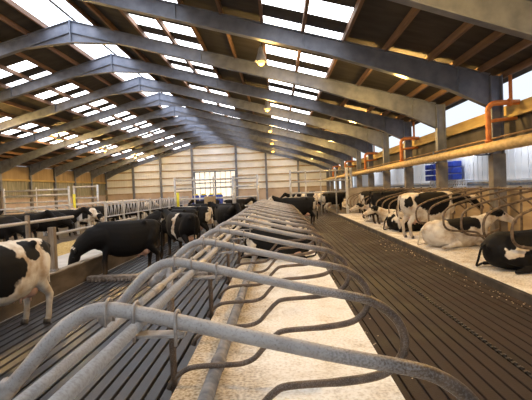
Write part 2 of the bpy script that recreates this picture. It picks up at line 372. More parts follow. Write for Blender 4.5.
# neighbouring shed seen through the openings
nb = empty('neighbouring_wall', (9.9, 27, 0), label='pale bluish clad wall of the next shed seen through the side openings', cat='building')
b = B(); box(b, 0, .15, -25, 32, -.5, 3.9)
y = -25
while y < 32: box(b, -.03, 0, y, y + .06, -.5, 3.9); y += .5
build('cladding', b, MT['neigh'], nb)
build('base_rail', box(B(), -.10, -.03, -25, 32, 1.60, 1.70), MT['stiff'], nb)
build('white_rail', box(B(), -.10, -.03, -25, 32, 1.78, 1.86), MT['white'], nb)
for i in range(8):  # strip lamps added to brighten the neighbouring wall, hidden behind the upper panel
    L = empty('added_strip_lamp', (8.75, 7 + 5.5 * i, 3.95), label='added white strip lamp brightening the wall of the next shed, %s along the wall' % ['first', 'second', 'third', 'fourth', 'fifth', 'sixth', 'seventh', 'eighth'][i], cat='lamp', group='added strip lamps before the next shed')
    build('housing', box(B(), -.08, .08, -.8, .8, 0, .06), MT['white'], L)
    build('tube', tube(B(), [(0, -.75, -.03), (0, .75, -.03)], .025, 8), MT['added_tube_light'], L, smooth=True)
    build('arm', box(B(), .08, .87, -.03, .03, .02, .05), MT['galv'], L)
    ld = bpy.data.lights.new('added_strip_light', 'AREA'); ld.shape = 'RECTANGLE'; ld.size = .15; ld.size_y = 1.5; ld.energy = 34; ld.color = (.86, .92, 1)
    lo = link(bpy.data.objects.new('added_strip_light', ld)); lo.parent = L; lo.location = (0, 0, -.07); lo.rotation_euler = (0, -.6, 0)
build('eave', box(B(), -.3, .3, -25, 32, 3.9, 4.1), MT['galv'], nb)
for y, xx, lb in ((27.6, 9.45, 'farther'), (24.7, 9.45, 'nearer')):
    t = empty('crate_stack', (xx, y, 0), label='blue plastic crates hung on the next shed, %s of the two stacks' % lb, cat='crate', group='blue crates beyond the windows')
    for i in range(3):
        b = B(); z = 1.95 + i * .34
        box(b, -.25, .25, -.75, .75, z, z + .30, .03)
        for q in range(5): box(b, -.28, -.25, -.62 + q * .28, -.5 + q * .28, z + .04, z + .26)
        build('crate', b, MT['blue'], t)
    t = empty('wire_rack', (xx, y - .6, 0), label='white wire rack under the %s blue crates beyond the openings' % lb, cat='rack', group='white racks beyond the windows')
    b = B()
    for z in (.9, 1.25, 1.6, 1.9): tube(b, [(0, -1.2, z), (0, 1.2, z)], .03, 6); tube(b, [(.4, -1.2, z), (.4, 1.2, z)], .03, 6)
    for q in range(9): tube(b, [(0, -1.2 + q * .3, -.45), (0, -1.2 + q * .3, 1.9)], .03, 6)
    build('rack_frame', b, MT['white'], t)

# ------------------------------------------------------------------ roof
NB = 14
def slope_box(b, xa, xb, ya, yb, off, th):
    """sheet following the roof between xa and xb (same side of the ridge)"""
    pts = [(xa, ya), (xb, ya), (xb, yb), (xa, yb)]
    lo = [b.verts.new((x, y, top(x) + off)) for x, y in pts]; hi = [b.verts.new((x, y, top(x) + off + th)) for x, y in pts]
    b.faces.new(lo[::-1]); b.faces.new(hi)
    for i in range(4): b.faces.new((lo[i], lo[(i+1) % 4], hi[(i+1) % 4], hi[i]))
PX = [2.12, 3.34, 4.6, 5.35, 6.08, 6.75] + [2.12 - 1.2 * i for i in range(1, 8)]   # purlins right of the ridge
HALF = 1.0
for side, nm in ((1, 'ceiling_right'), (-1, 'ceiling_left')):
    mir = lambda x: x if side == 1 else 2 * RX - x
    wins = [(-.28, 2.12), (-5.08, -2.68)]            # light bands (x ranges, right side)
    ya_, yb_ = Y0 - .3, Y1 + .4
    b = B(); strips = []                              # opaque sheets, leaving holes for the translucent ones
    ex = XR + .75
    xs = [RX + HALF, -5.08, -2.68, -.28, 2.12, ex]
    for i in range(5):
        xa, xb = xs[i], xs[i+1]
        if i in (1, 3):
            y = ya_
            for k in range(NB):
                f = Y0 + 4.5 * k
                s1, e1, s2, e2 = f + 2.45, f + 3.45, f + 4.30, f + 5.15
                slope_box(b, mir(xa), mir(xb), y, s1, .17, .06); slope_box(b, mir(xa), mir(xb), e1, s2, .17, .06); y = e2
                strips += [(xa, xb, s1, e1), (xa, xb, s2, min(e2, yb_))]
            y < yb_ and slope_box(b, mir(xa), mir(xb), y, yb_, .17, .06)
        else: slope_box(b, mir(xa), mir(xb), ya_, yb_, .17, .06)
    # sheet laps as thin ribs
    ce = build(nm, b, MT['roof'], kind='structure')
    far = B(); n_s = 0
    for xa, xb, ya, yb in strips:
        if yb < 8: slope_box(far, mir(xa), mir(xb), ya, yb, .18, .02); continue
        t = B(); slope_box(t, mir(xa), mir(xb), ya, yb, .18, .02); build('skylight', t, MT['sky'], ce)
    o = build('skylight', far, MT['sky'], ce); o['kind'] = 'stuff'
    for x in PX:
        xm = mir(x); b = B()
        box(b, xm - .045, xm + .045, ya_, yb_, top(xm) - .02, top(xm) + .165)
        build('purlin', b, MT['purlin'], ce)
    # cleats / sag rods
# ridge light and ridge purlin
rd = empty('ceiling_ridge', (RX, 0, 0), kind='structure')
for k in range(NB):
    for s in (1, -1):
        f = Y0 + 4.5 * k
        b = B(); 
        xa, xb = RX + s * .02, RX + s * HALF
        slope_box(b, xa, xb, f - .0, f + 4.5, .20, .02)
        for v in b.verts: v.co.x -= RX
        build('ridge_light', b, MT['ridge'], rd)
for x in (-1.02, 0, 1.02):
    build('ridge_purlin', box(B(), x - .04, x + .04, Y0, Y1, top(RX + x) + (.13 if x == 0 else 0), top(RX + x) + .18), MT['dark_panel'] if x == 0 else MT['purlin'], rd)

# portal frames
def frame():
    root = empty('portal_frame', (0, 0, 0))
    for s in (1, -1):
        m_ = (lambda x: x) if s == 1 else (lambda x: 2 * RX - x)
        xe = XR - .18
        # underside: haunch at the column and at the apex
        pts = [(RX, .88), (RX + 1.9, .50), (RX + 9.6, .50), (xe - 1.2, .72), (xe, .98)]
        tp = [(m_(x), top(x)) for x, d in pts]; bt = [(m_(x), top(x) - d) for x, d in pts]
        b = B(); prism(b, tp + bt[::-1], -.022, .022)
        # flanges
        for line, t0, t1 in ((tp, -.025, 0), (bt, 0, .03)):
            for i in range(len(line) - 1):
                (xa, za), (xb, zb) = line[i], line[i+1]
                v = [b.verts.new(p) for p in ((xa, -.12, za + t0), (xb, -.12, zb + t0), (xb, .12, zb + t0), (xa, .12, za + t0), (xa, -.12, za + t1), (xb, -.12, zb + t1), (xb, .12, zb + t1), (xa, .12, za + t1))]
                for q in ((0,3,2,1),(4,5,6,7),(0,1,5,4),(1,2,6,5),(2,3,7,6),(3,0,4,7)): b.faces.new([v[i_] for i_ in q])
        ra = build('rafter', b, MT['steel_beam'], root)
        for x, d in ((RX + 5.2, .5), (RX + 9.0, .5), (xe - .9, .78)):
            build('stiffener', box(B(), m_(x) - .015, m_(x) + .015, -.10, .10, top(x) - d + .02, top(x) - .02), MT['stiff'], ra)
        # sloping stiffener line of the apex haunch
        if s == 1:
            b = B(); box(b, RX - .03, RX + .03, -.13, .13, top(RX) - .9, top(RX) + .03); build('apex_plate', b, MT['stiff'], root)
        b = B()
        xa, xb = m_(RX + .05), m_(RX + 1.9)
        prism(b, [(xa, top(RX) - .5), (xb, top(RX + 1.9) - .5), (xb, top(RX + 1.9) - .46), (xa, top(RX) - .46)], -.11, .11)
        build('haunch_flange', b, MT['stiff'], ra)
        # column: H section
        xc = m_(XR); b = B()
        zt = top(XR); 
        box(b, xc - .17, xc - .14, -.13, .13, -.45, zt); box(b, xc + .14, xc + .17, -.13, .13, -.45, zt); box(b, xc - .14, xc + .14, -.015, .015, -.45, zt)
        co = build('column', b, MT['steel_beam'], root)
        b = B(); box(b, xc - .19, xc + .19, -.15, .15, -.45, 2.6, .01); build('column_casing', b, MT['column'], co)
    return root
proto = frame(); TREE[proto.name] = kids(proto)
for c in kids(proto): TREE[c.name] = kids(c)
ords = ['first', 'second', 'third', 'fourth', 'fifth', 'sixth', 'seventh', 'eighth', 'ninth', 'tenth', 'eleventh', 'twelfth', 'thirteenth', 'fourteenth', 'fifteenth', 'sixteenth', 'seventeenth', 'eighteenth', 'nineteenth', 'twentieth']
vis = 0
for i, y in enumerate(FRAMES):
    o = proto if i == 0 else copy_tree(proto)
    o.location.y = y
    if y < 8: lb = 'grey steel portal frame overhead behind the camera' if y < 4 else 'grey steel portal frame just overhead'
    else:
        lb = 'grey steel portal frame of the shed, %s in view from the near end' % ords[vis]; vis += 1
    if y == 9: lb = 'steel portal frame lit yellow by a lamp, nearest one in view'
    if y == Y1: lb = 'last steel portal frame, standing against the pale gable wall'
    tag(o, lb, 'roof frame', 'steel portal frames behind the camera' if y < 8 else 'steel portal frames')

# lamps
for row, x in (('right', -.4), ('left', -16.2), ('wall', 3.9)):
    ys = [6.3 + 9 * i for i in range(6)] if row != 'wall' else [5.0 + 9 * i for i in range(6)]
    for i, y in enumerate(ys):
        z = 6.15 if row != 'wall' else 5.26
        L = empty('high_bay_lamp', (x, y, z), label='yellow sodium lamp over the %s, %s from the near end' % (dict(right='middle stalls', left='far pens', wall='brown alley')[row], ords[i]), cat='lamp', group='sodium roof lamps')
        if row == 'wall': L.scale = (.55, .55, .42)
        b = B(); tube(b, [(0, 0, .5), (0, 0, .38), (0, 0, .3), (0, 0, .12), (0, 0, .0)], [.05, .09, .10, .16, .22], 14); build('housing', b, MT['lamp_top'], L, smooth=True)
        b = B(); ball(b, (0, 0, -.03), .13, (1, 1, .8), 12, 8); build('bulb', b, MT['lamp'], L, smooth=True)
        b = B(); tube(b, [(0, 0, .5), (0, 0, (top(x) - z) / (.42 if row == 'wall' else 1))], .012, 6); build('cord', b, MT['stiff'], L)
        ld = bpy.data.lights.new('lamp_light', 'POINT'); ld.energy = LAMP_W * dict(wall=1.35, left=1.7, right=.5)[row]; ld.color = (1, .60, .17); ld.shadow_soft_size = .25
        lo = link(bpy.data.objects.new('lamp_light', ld)); lo.parent = L; lo.location = (0, 0, -.25 if row != 'wall' else -.5)

# ------------------------------------------------------------------ big pipe and orange risers
dp = empty('wrapped_pipe', (6.02, 0, 2.76), label='long tan wrapped air pipe running along the columns of the window wall', cat='pipe')
b = B(); pts = []; rr = []
y = 4.0
while y < 57: pts.append((0, y, 0)); rr.append(.145 + (.006 if int(y * 4) % 2 else -.004)); y += .25
tube(b, pts, rr, 16); build('pipe_wrapping', b, MT['duct'], dp, smooth=True)
for f in FRAMES[2:]:
    if f > 4 and f < 57:
        b = B(); box(b, -.16, .30, f - .03, f + .03, -.19, -.15); box(b, .155, .195, f - .03, f + .03, -.19, .3)
        build('bracket', b, MT['stiff'], dp)
tpi = empty('thin_pipe', (6.25, 0, 3.03), label='thin brown iron pipe running just above the wrapped pipe', cat='pipe')
b = B(); tube(b, [(0, 4, 0), (0, 57, 0)], .03, 8); build('tube', b, MT['thin_pipe'], tpi, smooth=True)
names = ['nearest', 'second nearest', 'third nearest', 'fourth nearest', 'farthest']
for i, y in enumerate([12.95 + 9 * k for k in range(5)]):
    t = empty('orange_riser', (6.02, y, 2.76), label='orange elbowed riser on the wrapped pipe, %s of the risers' % names[i], cat='pipe', group='orange risers along the window wall')
    b = B(); tube(b, catmull([(0, 0, .1), (0, 0, .9), (0, 0, 1.08), (.08, -.02, 1.2), (.25, -.05, 1.24), (.85, -.05, 1.24)], 4), .075, 12); build('riser', b, MT['rust_pipe'], t, smooth=True)
    b = B(); tube(b, [(0, 0, .72), (.2, 0, .76), (.8, 0, .80)], .05, 10); build('branch', b, MT['rust_pipe'], t, smooth=True)
    build('flange', tube(B(), [(.55, -.05, 1.24), (.62, -.05, 1.24)], .11, 14), MT['rust_pipe'], t, smooth=True); build('flange', tube(B(), [(0, 0, .15), (0, 0, .21)], .105, 14), MT['rust_pipe'], t, smooth=True)
    b = B(); tube(b, [(.62, -.05, 1.26), (.62, -.05, 2.0)], .05, 10); build('vent_pipe', b, MT['rust_pipe'], t, smooth=True)

# ------------------------------------------------------------------ stall loops
PATH = [(-1.12, 1.05), (-1.0, 1.17), (-.9, 1.28), (-.8, 1.36), (-.68, 1.40), (-.5, 1.37), (-.2, 1.295), (.17, 1.205), (.45, 1.145), (.57, 1.105), (.665, 1.035), (.725, .95), (.745, .86), (.725, .775), (.665, .70), (.56, .648), (.34, .618), (.02, .60), (-.075, .56), (-.17, .465), (-.26, .37), (-.36, .327), (-.5, .315), (-.72, .312), (-.86, .288), (-.98, .20), (-1.02, .12)]
WPATH = [(-1.17, 1.62), (-.9, 1.585), (-.5, 1.50), (.05, 1.385), (.35, 1.305), (.58, 1.21), (.69, 1.12), (.742, 1.0), (.75, .88), (.735, .76), (.67, .67), (.56, .625), (.34, .60), (.05, .575), (-.075, .54), (-.17, .455), (-.26, .37), (-.36, .327), (-.5, .315), (-.75, .33), (-1.0, .45), (-1.17, .50)]
def make_loop(root_name='stall_divider', PATH=PATH, wall=False):
    root = empty(root_name, (0, 0, 0))
    b = B(); P3 = catmull([(x, 0, z) for x, z in PATH], 4)
    if wall:
        tube(b, P3, .027, 10); build('loop_tube', b, MT['loop_brown'], root, smooth=True)
        b = B(); tube(b, [(-1.17, 0, .1), (-1.17, 0, 1.66)], .032, 10); build('post', b, MT['loop_brown'], root, smooth=True)
        b = B(); tube(b, [(-.55, 0, 1.50), (-1.15, 0, .95)], .02, 8); build('brace', b, MT['loop_brown'], root, smooth=True)
        return root
    rad = []
    for p in P3:
        rad.append(.029 if p.z > 1.0 or p.x < -1 else .028 if p.x > .3 else .024)
    tube(b, P3, rad, 12); build('loop_tube', b, MT['loop'], root, smooth=True)
    # flat bracket and U-bolts
    b = B(); box(b, -.60, -.37, -.035, .035, 1.293, 1.303)
    build('bracket_plate', b, MT['ubolt'], root)
    for x, z, dz in ((-.66, 1.398, .055), (-.555, 1.383, .10), (-.40, 1.345, .08)):
        b = B(); r = .038; pts = [(x, -.041, z - dz), (x, -.041, z)] + [(x, -.041 * math.cos(a), z + .041 * math.sin(a)) for a in [PI * k / 8 for k in range(1, 8)]] + [(x, .041, z), (x, .041, z - dz)]
        tube(b, pts, .0065, 6); build('clamp_bolt', b, MT['ubolt'], root, smooth=True)
    b = B(); tube(b, [(-1.14, 0, 1.035), (-1.055, 0, 1.12)], .039, 12); build('end_collar', b, MT['ubolt'], root, smooth=True)
    return root
lp = make_loop(); TREE[lp.name] = kids(lp)
lp_post = None
def add_post(root, h=1.22):
    b = B(); tube(b, [(-.975, 0, -.05 + 0.0), (-.975, 0, h)], .030, 10)
    for k in range(0): pass
    return build('post', b, MT['loop'], root, smooth=True)
NL = 17
for k in range(NL):
    o = lp if k == 0 else copy_tree(lp)
    o.location = (0, 1.68 + 1.1 * k, 0)
    jig = 0 if k < 4 else random.uniform(-.012, .012)
    o.location.z = jig
    o.rotation_euler.z = random.uniform(-.01, .01)
    if k % 2 == 0 and k: add_post(o)
    tag(o, '%s stall divider loop of the middle row, %s' % ({0: 'nearest galvanised'}.get(k, ords[k] + ' galvanised') if k < NL - 1 else 'farthest galvanised', 'crossing the foreground' if False else ('counted from the near end' if k else 'closest to the viewer')), 'stall divider', 'middle row stall dividers')
# rear-wall loops (mirrored)
names_r = []
for k in range(22):
    y = 4.7 + 1.1 * k
    if 26.9 < y: break
    if k == 0: wp = make_loop('stall_divider', WPATH, True); TREE[wp.name] = kids(wp); o = wp
    else: o = copy_tree(wp)
    o.location = (4.08 + .75, y, 0); o.rotation_euler.z = PI + random.uniform(-.02, .02)
    lab = 'stall divider loop of the window wall row, %s from the near end' % (ords[k] if k < 20 else ['twenty first', 'twenty second'][k - 20])
    tag(o, lab, 'stall divider', 'window wall stall dividers')
# longitudinal rails
for x, z, lb in ((-.555, 1.333, 'pale galvanised head rail under the middle loops, inner of the two'), (-.865, 1.17, 'pale galvanised head rail under the middle loops, outer of the two')):
    t = empty('head_rail', (x, 0, z), label=lb, cat='rail', group='head rails of the middle row')
    b = B(); tube(b, [(0, .3, 0), (0, 19.6, 0)], .0225, 12); build('tube', b, MT['rail'], t, smooth=True)
    for y in [2.95 + 3.3 * i for i in range(5)]: build('sleeve', tube(B(), [(0, y, 0), (0, y + .22, 0)], .0275, 12), MT['ubolt'], t, smooth=True)
t = empty('head_rail', (5.93, 0, 1.60), label='brown galvanised head rail joining the window wall stall posts', cat='rail', group='head rail of the wall row')
b = B(); tube(b, [(0, 3, 0), (0, 27, 0)], .028, 10); build('tube', b, MT['loop_brown'], t, smooth=True)
# brisket pipe
t = empty('brisket_pipe', (-.62, 0, .235), label='dark grey plastic brisket pipe lying in the sawdust of the middle row', cat='pipe')
b = B(); tube(b, [(0, 1, 0), (0, 20.5, 0)], .06, 16); build('tube', b, MT['brisket'], t, smooth=True)
for y in [1.8, 4.05, 6.3, 8.5, 10.7, 12.9, 15.1, 17.3, 19.5]: build('coupling', tube(B(), [(0, y, 0), (0, y + .16, 0)], .070, 16), MT['brisket'], t, smooth=True)
t = empty('brisket_pipe', (5.45, 0, .235), label='grey brisket pipe half buried in the window wall bedding', cat='pipe')
b = B(); tube(b, [(0, 3, 0), (0, 26.5, 0)], .06, 12); build('tube', b, MT['brisket'], t, smooth=True)

# scraper chain in the right alley
b = B(); y = 3.0
while y < 26:
    q = 1 if int(y / .055) % 2 else 0
    box(b, 2.275 - (.022 if q else .009), 2.275 + (.022 if q else .009), y, y + .042, .002, .002 + (.012 if q else .028)); y += .055
build('scraper_chain', b, MT['chain'], label='dark steel scraper chain lying along the brown slatted alley', cat='chain', kind='thing')
b = B(); rc = random.Random(3)
for i in range(450):
    x = 3.58 - abs(rc.gauss(0, .16)) if rc.random() < .75 else .95 + abs(rc.gauss(0, .12))
    y = rc.uniform(3, 26); r = rc.uniform(.004, .016)
    if i < 40: x = 3.35 + rc.gauss(0, .12); y = 12.6 + rc.gauss(0, .9); r *= 1.6
    if .94 < x < 3.59:
        v = [b.verts.new((x + dx * r, y + dy * r * 1.4, .001 + dz * r)) for dx, dy, dz in ((1, .3, 0), (-.2, 1, 0), (-1, -.3, 0), (.2, -1, 0), (0, 0, .7))]
        for q in range(4): b.faces.new((v[q], v[(q + 1) % 4], v[4]))
build('sawdust_crumbs', b, MT['straw_pale'], label='loose sawdust crumbs spilled along the edges of the brown alley', cat='sawdust', kind='stuff')
# scraper blade in the left alley
t = empty('alley_scraper', (-3.05, 10.55, ZL), label='low steel manure scraper lying across the wet slatted alley', cat='scraper')
b = B(); box(b, -1.6, 1.95, .02, .06, .01, .11, .004); build('blade', b, MT['scraper'], t)
b = B(); box(b, -1.6, 1.95, .06, .26, .09, .115, .004)
x = -1.55
while x < 1.9: box(b, x, x + .05, -.05, .02, .005, .06); x += .09
build('rubber_teeth', b, MT['scraper'], t)

# ------------------------------------------------------------------ feed barrier on the left
t = empty('feed_wall', (-4.78, 0, ZL), label='low manure stained concrete feed wall edging the left alley', cat='wall')
b = B(); box(b, -.06, .07, Y0, 50, -.2, .455, .015); build('concrete_body', b, MT['feedwall'], t)
b = B(); box(b, -.08, .09, Y0, 50, .455, .49, .01); build('cap', b, MT['concrete'], t)
for y, h, lb in ((9.35, 1.42, 'weathered post bolted to the feed wall beside the white cow rump'), (8.45, 1.72, 'thin weathered post carrying the upper rail over the white cow'), (6.6, 1.72, 'weathered post on the feed wall near the viewer'), ):
    t = empty('barrier_post', (-4.80, y, ZL), label=lb, cat='post', group='posts of the feed barrier')
    r = .065 if y == 9.35 else .035
    b = B(); box(b, -r, r, -r, r, .47, h, .01); build('timber', b, MT['wood_post'], t)
    b = B(); box(b, -r - .02, r + .02, -r - .02, r + .02, .50, .54); build('bolt_plate', b, MT['ubolt'], t)
t = empty('barrier_rail', (-4.8, 0, 0), label='long pale pipe of the feed barrier, the upper one', cat='rail')
b = B(); tube(b, [(0, 3, 1.38), (0, 10.35, 1.38), ], .032, 10); build('tube', b, MT['rail'], t, smooth=True)
t = empty('barrier_rail', (-4.8, 0, 0), label='pale pipe of the feed barrier, the lower one ending by the black cow', cat='rail')
b = B(); tube(b, [(0, 9.38, 1.06), (0, 15, 1.06)], .032, 10); build('tube', b, MT['rail'], t, smooth=True)

# straw heaps (stuff)
def heap(x0, x1, y0, y1, z, h, seed):
    b = B(); nx, ny = 8, int((y1 - y0) * 4); g = []
    for j in range(ny + 1):
        row = []
        for i in range(nx + 1):
            u = i / nx; v = j / ny; x = x0 + (x1 - x0) * u; y = y0 + (y1 - y0) * v
            e = math.sin(PI * u) * min(1, 6 * v, 6 * (1 - v))
            n = noise.noise((x * 2 + seed, y * 1.3, 0)); wob = .25 * noise.noise((y * .8, seed, 5))
            row.append(b.verts.new((x + wob * (0 if i == nx else 1 if i == 0 else .5), y, z - .01 + e * h * (.75 + .6 * n))))
        g.append(row)
    for j in range(ny):
        for i in range(nx): b.faces.new((g[j][i], g[j][i+1], g[j+1][i+1], g[j+1][i]))
    return b
build('straw', heap(-5.9, -4.90, 5, 34, ZL, .20, 1), MT['straw'], smooth=True, kind='stuff', label='yellow straw feed heaped along the near feed wall', cat='straw')
build('straw', heap(-9.5, -7.7, 12, 42, ZL, .25, 4), MT['straw'], smooth=True, kind='stuff', label='yellow straw feed heaped before the far feed barrier', cat='straw')

# far feed barrier with white headlocks
def headlock():
    t = empty('headlock_panel', (0, 0, 0))
    b = B()
    for z in (.75, 1.50): tube(b, [(0, -1.45, z), (0, 1.45, z)], .035, 8)
    build('frame', b, MT['galv_far'], t, smooth=True)
    for i in range(5):
        y = -1.25 + i * .6
        b = B(); tube(b, [(0, y, .75), (0, y + .06, 1.5)], .026, 6); tube(b, [(0, y + .36, .75), (0, y + .14, 1.5)], .026, 6); build('neck_yoke', b, MT['galv_far'], t, smooth=True)
    b = B(); box(b, -.05, .05, -1.5, -1.4, -.2, 1.65); build('post', b, MT['galv'], t)
    return t
hp = headlock(); TREE[hp.name] = kids(hp)
for i in range(8):
    o = hp if i == 0 else copy_tree(hp); o.location = (-9.75, 26.5 + 2.95 * i, -.1)
    tag(o, 'pale galvanised headlock panel of the far feed barrier, %s from the near end' % ords[i], 'feed barrier', 'headlock panels of the far barrier')
# second distant white row behind
t = empty('partition_rail', (-14.5, 36, 0), label='row of pale stall partitions behind the far feed barrier', cat='partition')
for i in range(22):
    b = B(); y = -12 + i * 1.15
    tube(b, catmull([(-1.1, y, 1.35), (.5, y, 1.25), (.85, y, 1.0), (.5, y, .75), (-1.1, y, .55)], 3), .03, 6); build('partition_loop', b, MT['galv_far'], t, smooth=True)
b = B(); tube(b, [(-.4, -13, 1.32), (-.4, 13.5, 1.32)], .03, 6); build('rail', b, MT['galv_far'], t, smooth=True)

# gates across the shed
def gate(name, x0, x1, y, z0, z1, n, label, rails, extra=()):
    t = empty(name, ((x0 + x1) / 2, y, z0), label=label, cat='gate', group='galvanised crossing gates')
    h = (x1 - x0) / 2; Hh = z1 - z0
    for i in range(n + 1):
        x = -h + 2 * h * i / n
        b = B(); tube(b, [(x, 0, 0), (x, 0, Hh)], .075 if i in (0, n) else .045, 8); build('post' if i in (0, n) else 'bar', b, MT['galv'], t, smooth=True)
    for z in rails:
        b = B(); tube(b, [(-h, 0, z - z0), (h, 0, z - z0)], .055, 8); build('rail', b, MT['galv'], t, smooth=True)
    return t
G = 30.0
gate('crossing_gate', -18.55, -14.1, G, ZL, 2.6, 2, 'tall galvanised gate beyond the black cows, outermost one', (2.4, 2.05, 1.6, 1.0))
gate('crossing_gate', -13.75, -12.15, G, ZL, 2.6, 1, 'narrow galvanised gate with a yellow striped post beyond the rails', (2.5, 1.75, 1.0))
gate('crossing_gate', -6.9, -3.0, G, ZL, 2.85, 3, 'galvanised gate closing the left cow alley under the gable door', (2.65, 2.1, 1.4, .8))
gate('crossing_gate', -2.9, -1.35, G, ZL, 2.85, 1, 'short galvanised gate beside the end of the middle row', (2.65, 2.1, 1.4, .8))
gate('crossing_gate', .85, 4.85, G, 0, 3.05, 4, 'galvanised gate over the far end of the brown alley', (2.9, 2.25, 1.5))
for x, lb in ((-13.6, 'yellow marker sleeve on the gate post left of the big black cow'), (-6.72, 'yellow marker sleeve on the gate post behind the left cows')):
    t = build('post_sleeve', tube(B(), [(0, 0, 0), (0, 0, 1.55 if x < -10 else 1.1)], .09, 10), MT['yellow'], loc=(x if x > -10 else -13.75, G - .02, .75 if x > -10 else .5), smooth=True)
    tag(t, lb.replace(' left of', ' beyond'), 'post sleeve')
b = B(); box(b, -.35, .35, -.12, .12, 0, 1.75, .02)
build('concrete_pillar', b, MT['board'], loc=(-4.35, 28.5, ZL), label='pale beige upright block standing among the cows before the gates', cat='pillar')
for i in range(4):
    t = empty('drum', (-8.1 + i * .78, 44, ZL), label='blue plastic drum with yellow lid before the gable door, %s from the left wall side' % ords[i], cat='drum', group='blue drums before the gable door')
    b = B(); tube(b, [(0, 0, 0), (0, 0, .1), (0, 0, 1.0), (0, 0, 1.72)], [.33, .36, .37, .33], 16); build('drum_body', b, MT['blue'], t, smooth=True)
    b = B(); tube(b, [(0, 0, 1.72), (0, 0, 1.86)], .22, 12); build('lid', b, MT['yellow'], t, smooth=True)
# solid end panel of the wall row
t = empty('stall_end_wall', (5.6, 27.9, 0), label='grey concrete end wall closing the window wall stalls', cat='wall')
build('panel', box(B(), -1.3, 1.3, -.08, .08, -.1, 1.72, .01), MT['concrete'], t)
build('post', box(B(), -1.42, -1.28, -.1, .1, -.1, 3.0), MT['galv'], t)
t = empty('water_trough', (-11.8, 24.0, ZL), label='pale grey galvanised trough panel standing behind the black cows', cat='trough')
build('trough_body', box(B(), -1.1, 1.1, -.2, .2, .75, 1.35, .03), MT['galv_far'], t)
for s in (-1, 1): build('leg', box(B(), s * .9 - .05, s * .9 + .05, -.15, .15, 0, .75), MT['galv'], t)


# ------------------------------------------------------------------ cows (head towards +x, origin on the ground under the belly)
def loft(b, rings, n=20):
    prev = None; first = None
    for (x, zc, hy, hz) in rings:
        cur = [b.verts.new((x, hy * math.copysign(abs(math.cos(2*PI*k/n)) ** .85, math.cos(2*PI*k/n)), zc + hz * math.copysign(abs(math.sin(2*PI*k/n)) ** .85, math.sin(2*PI*k/n)))) for k in range(n)]
        if prev:
            for k in range(n): b.faces.new((prev[k], prev[(k+1) % n], cur[(k+1) % n], cur[k]))
        else: first = cur
        prev = cur
    b.faces.new(first[::-1]); b.faces.new(prev)
def cap(b, pts, n=12):
    """tapered limb through (x,y,z,r) points with ball ends"""
    P_ = [Vector(p[:3]) for p in pts]; R = [p[3] for p in pts]
    tube(b, P_, R, n)
    for p, r in zip(P_, R): ball(b, p, r * .99, seg=n, ring=8)
TORSO = [(-.86, 1.16, .08, .11), (-.82, 1.10, .19, .25), (-.72, 1.06, .27, .33), (-.55, 1.02, .30, .385), (-.3, .95, .36, .45), (0, .93, .40, .475), (.25, .94, .38, .465), (.45, .98, .32, .43), (.6, 1.02, .26, .385), (.72, 1.07, .20, .31), (.8, 1.10, .11, .22)]
def head(b, base, tip, s=1.0):
    """skull from poll (base) to muzzle (tip) with ears; returns placements"""
    p, t = Vector(base), Vector(tip); d = (t - p).normalized(); side = d.cross(Vector((0, 0, 1))).normalized(); upv = side.cross(d).normalized()
    cap(b, [(*p, .115), (*(p + d * .14 + upv * .0), .118), (*(p + d * .30), .085), (*(p + d * .44), .084), (*(p + d * .50), .080)])
    cap(b, [(*(p + d * .12 - upv * .08), .085), (*(p + d * .34 - upv * .05), .055)])
    for q in (-1, 1):
        e0 = p + side * q * .09 + upv * .04 - d * .02; e1 = e0 + side * q * .17 + upv * .0 - d * .03
        rot = (e1 - e0).to_track_quat('X', 'Z').to_matrix().to_4x4()
        ball(b, (e0 + e1) / 2, .105, (1, .28, .5), 12, 8, rot)
    return p, d, side, upv
def body_mesh(name, fill):
    b = B(); info = fill(b); me = bpy.data.meshes.new(name); b.to_mesh(me); b.free()
    o = link(bpy.data.objects.new(name, me))
    m = o.modifiers.new('r', 'REMESH'); m.mode = 'VOXEL'; m.voxel_size = .021
    s_ = o.modifiers.new('s', 'SMOOTH'); s_.factor = .5; s_.iterations = 9
    dg = bpy.context.evaluated_depsgraph_get(); dg.update()
    out = bpy.data.meshes.new_from_object(o.evaluated_get(dg)); out.name = name
    for p in out.polygons: p.use_smooth = True
    bpy.data.objects.remove(o); bpy.data.meshes.remove(me)
    out.materials.clear(); out.materials.append(MT['udder'])
    return out, info
def stand_legs(b, fx=0, hx=0, step=0.0):
    for q in (-1, 1):
        s = step * q
        cap(b, [(.52, q*.17, .98, .15), (.50, q*.19, .80, .105), (.54+s*.6, q*.18, .60, .068), (.56+s, q*.175, .42, .066), (.555+s, q*.175, .22, .048), (.56+s, q*.175, .11, .052), (.585+s, q*.175, .055, .052)])
        cap(b, [(-.62, q*.15, 1.08, .17), (-.55, q*.19, .88, .165), (-.50-s*.4, q*.20, .74, .12), (-.62-s*.8, q*.19, .58, .088), (-.71-s, q*.18, .47, .068), (-.685-s, q*.18, .28, .050), (-.67-s, q*.18, .12, .052), (-.64-s, q*.18, .055, .052)])
    # hip and pin bones, brisket
    for q in (-1, 1):
        ball(b, (-.42, q * .235, 1.33), .065); ball(b, (-.82, q * .12, 1.24), .06)
    ball(b, (.66, 0, .86), .17)
def f_stand(hp, ht, neck):
    def fill(b):
        loft(b, TORSO); stand_legs(b, step=.05); cap(b, neck, 14); return head(b, hp, ht)
    return fill
POSES = {}
POSES['stand'] = body_mesh('cow_standing', f_stand((1.22, 0, 1.42), (1.60, 0, 1.10), [(.55, 0, 1.10, .26), (.80, 0, 1.18, .20), (1.0, 0, 1.29, .155), (1.2, 0, 1.38, .13)]))
POSES['graze'] = body_mesh('cow_feeding', f_stand((1.24, 0, .70), (1.42, 0, .22), [(.55, 0, 1.04, .32), (.80, 0, 1.02, .28), (1.02, 0, .90, .225), (1.20, 0, .74, .165)]))
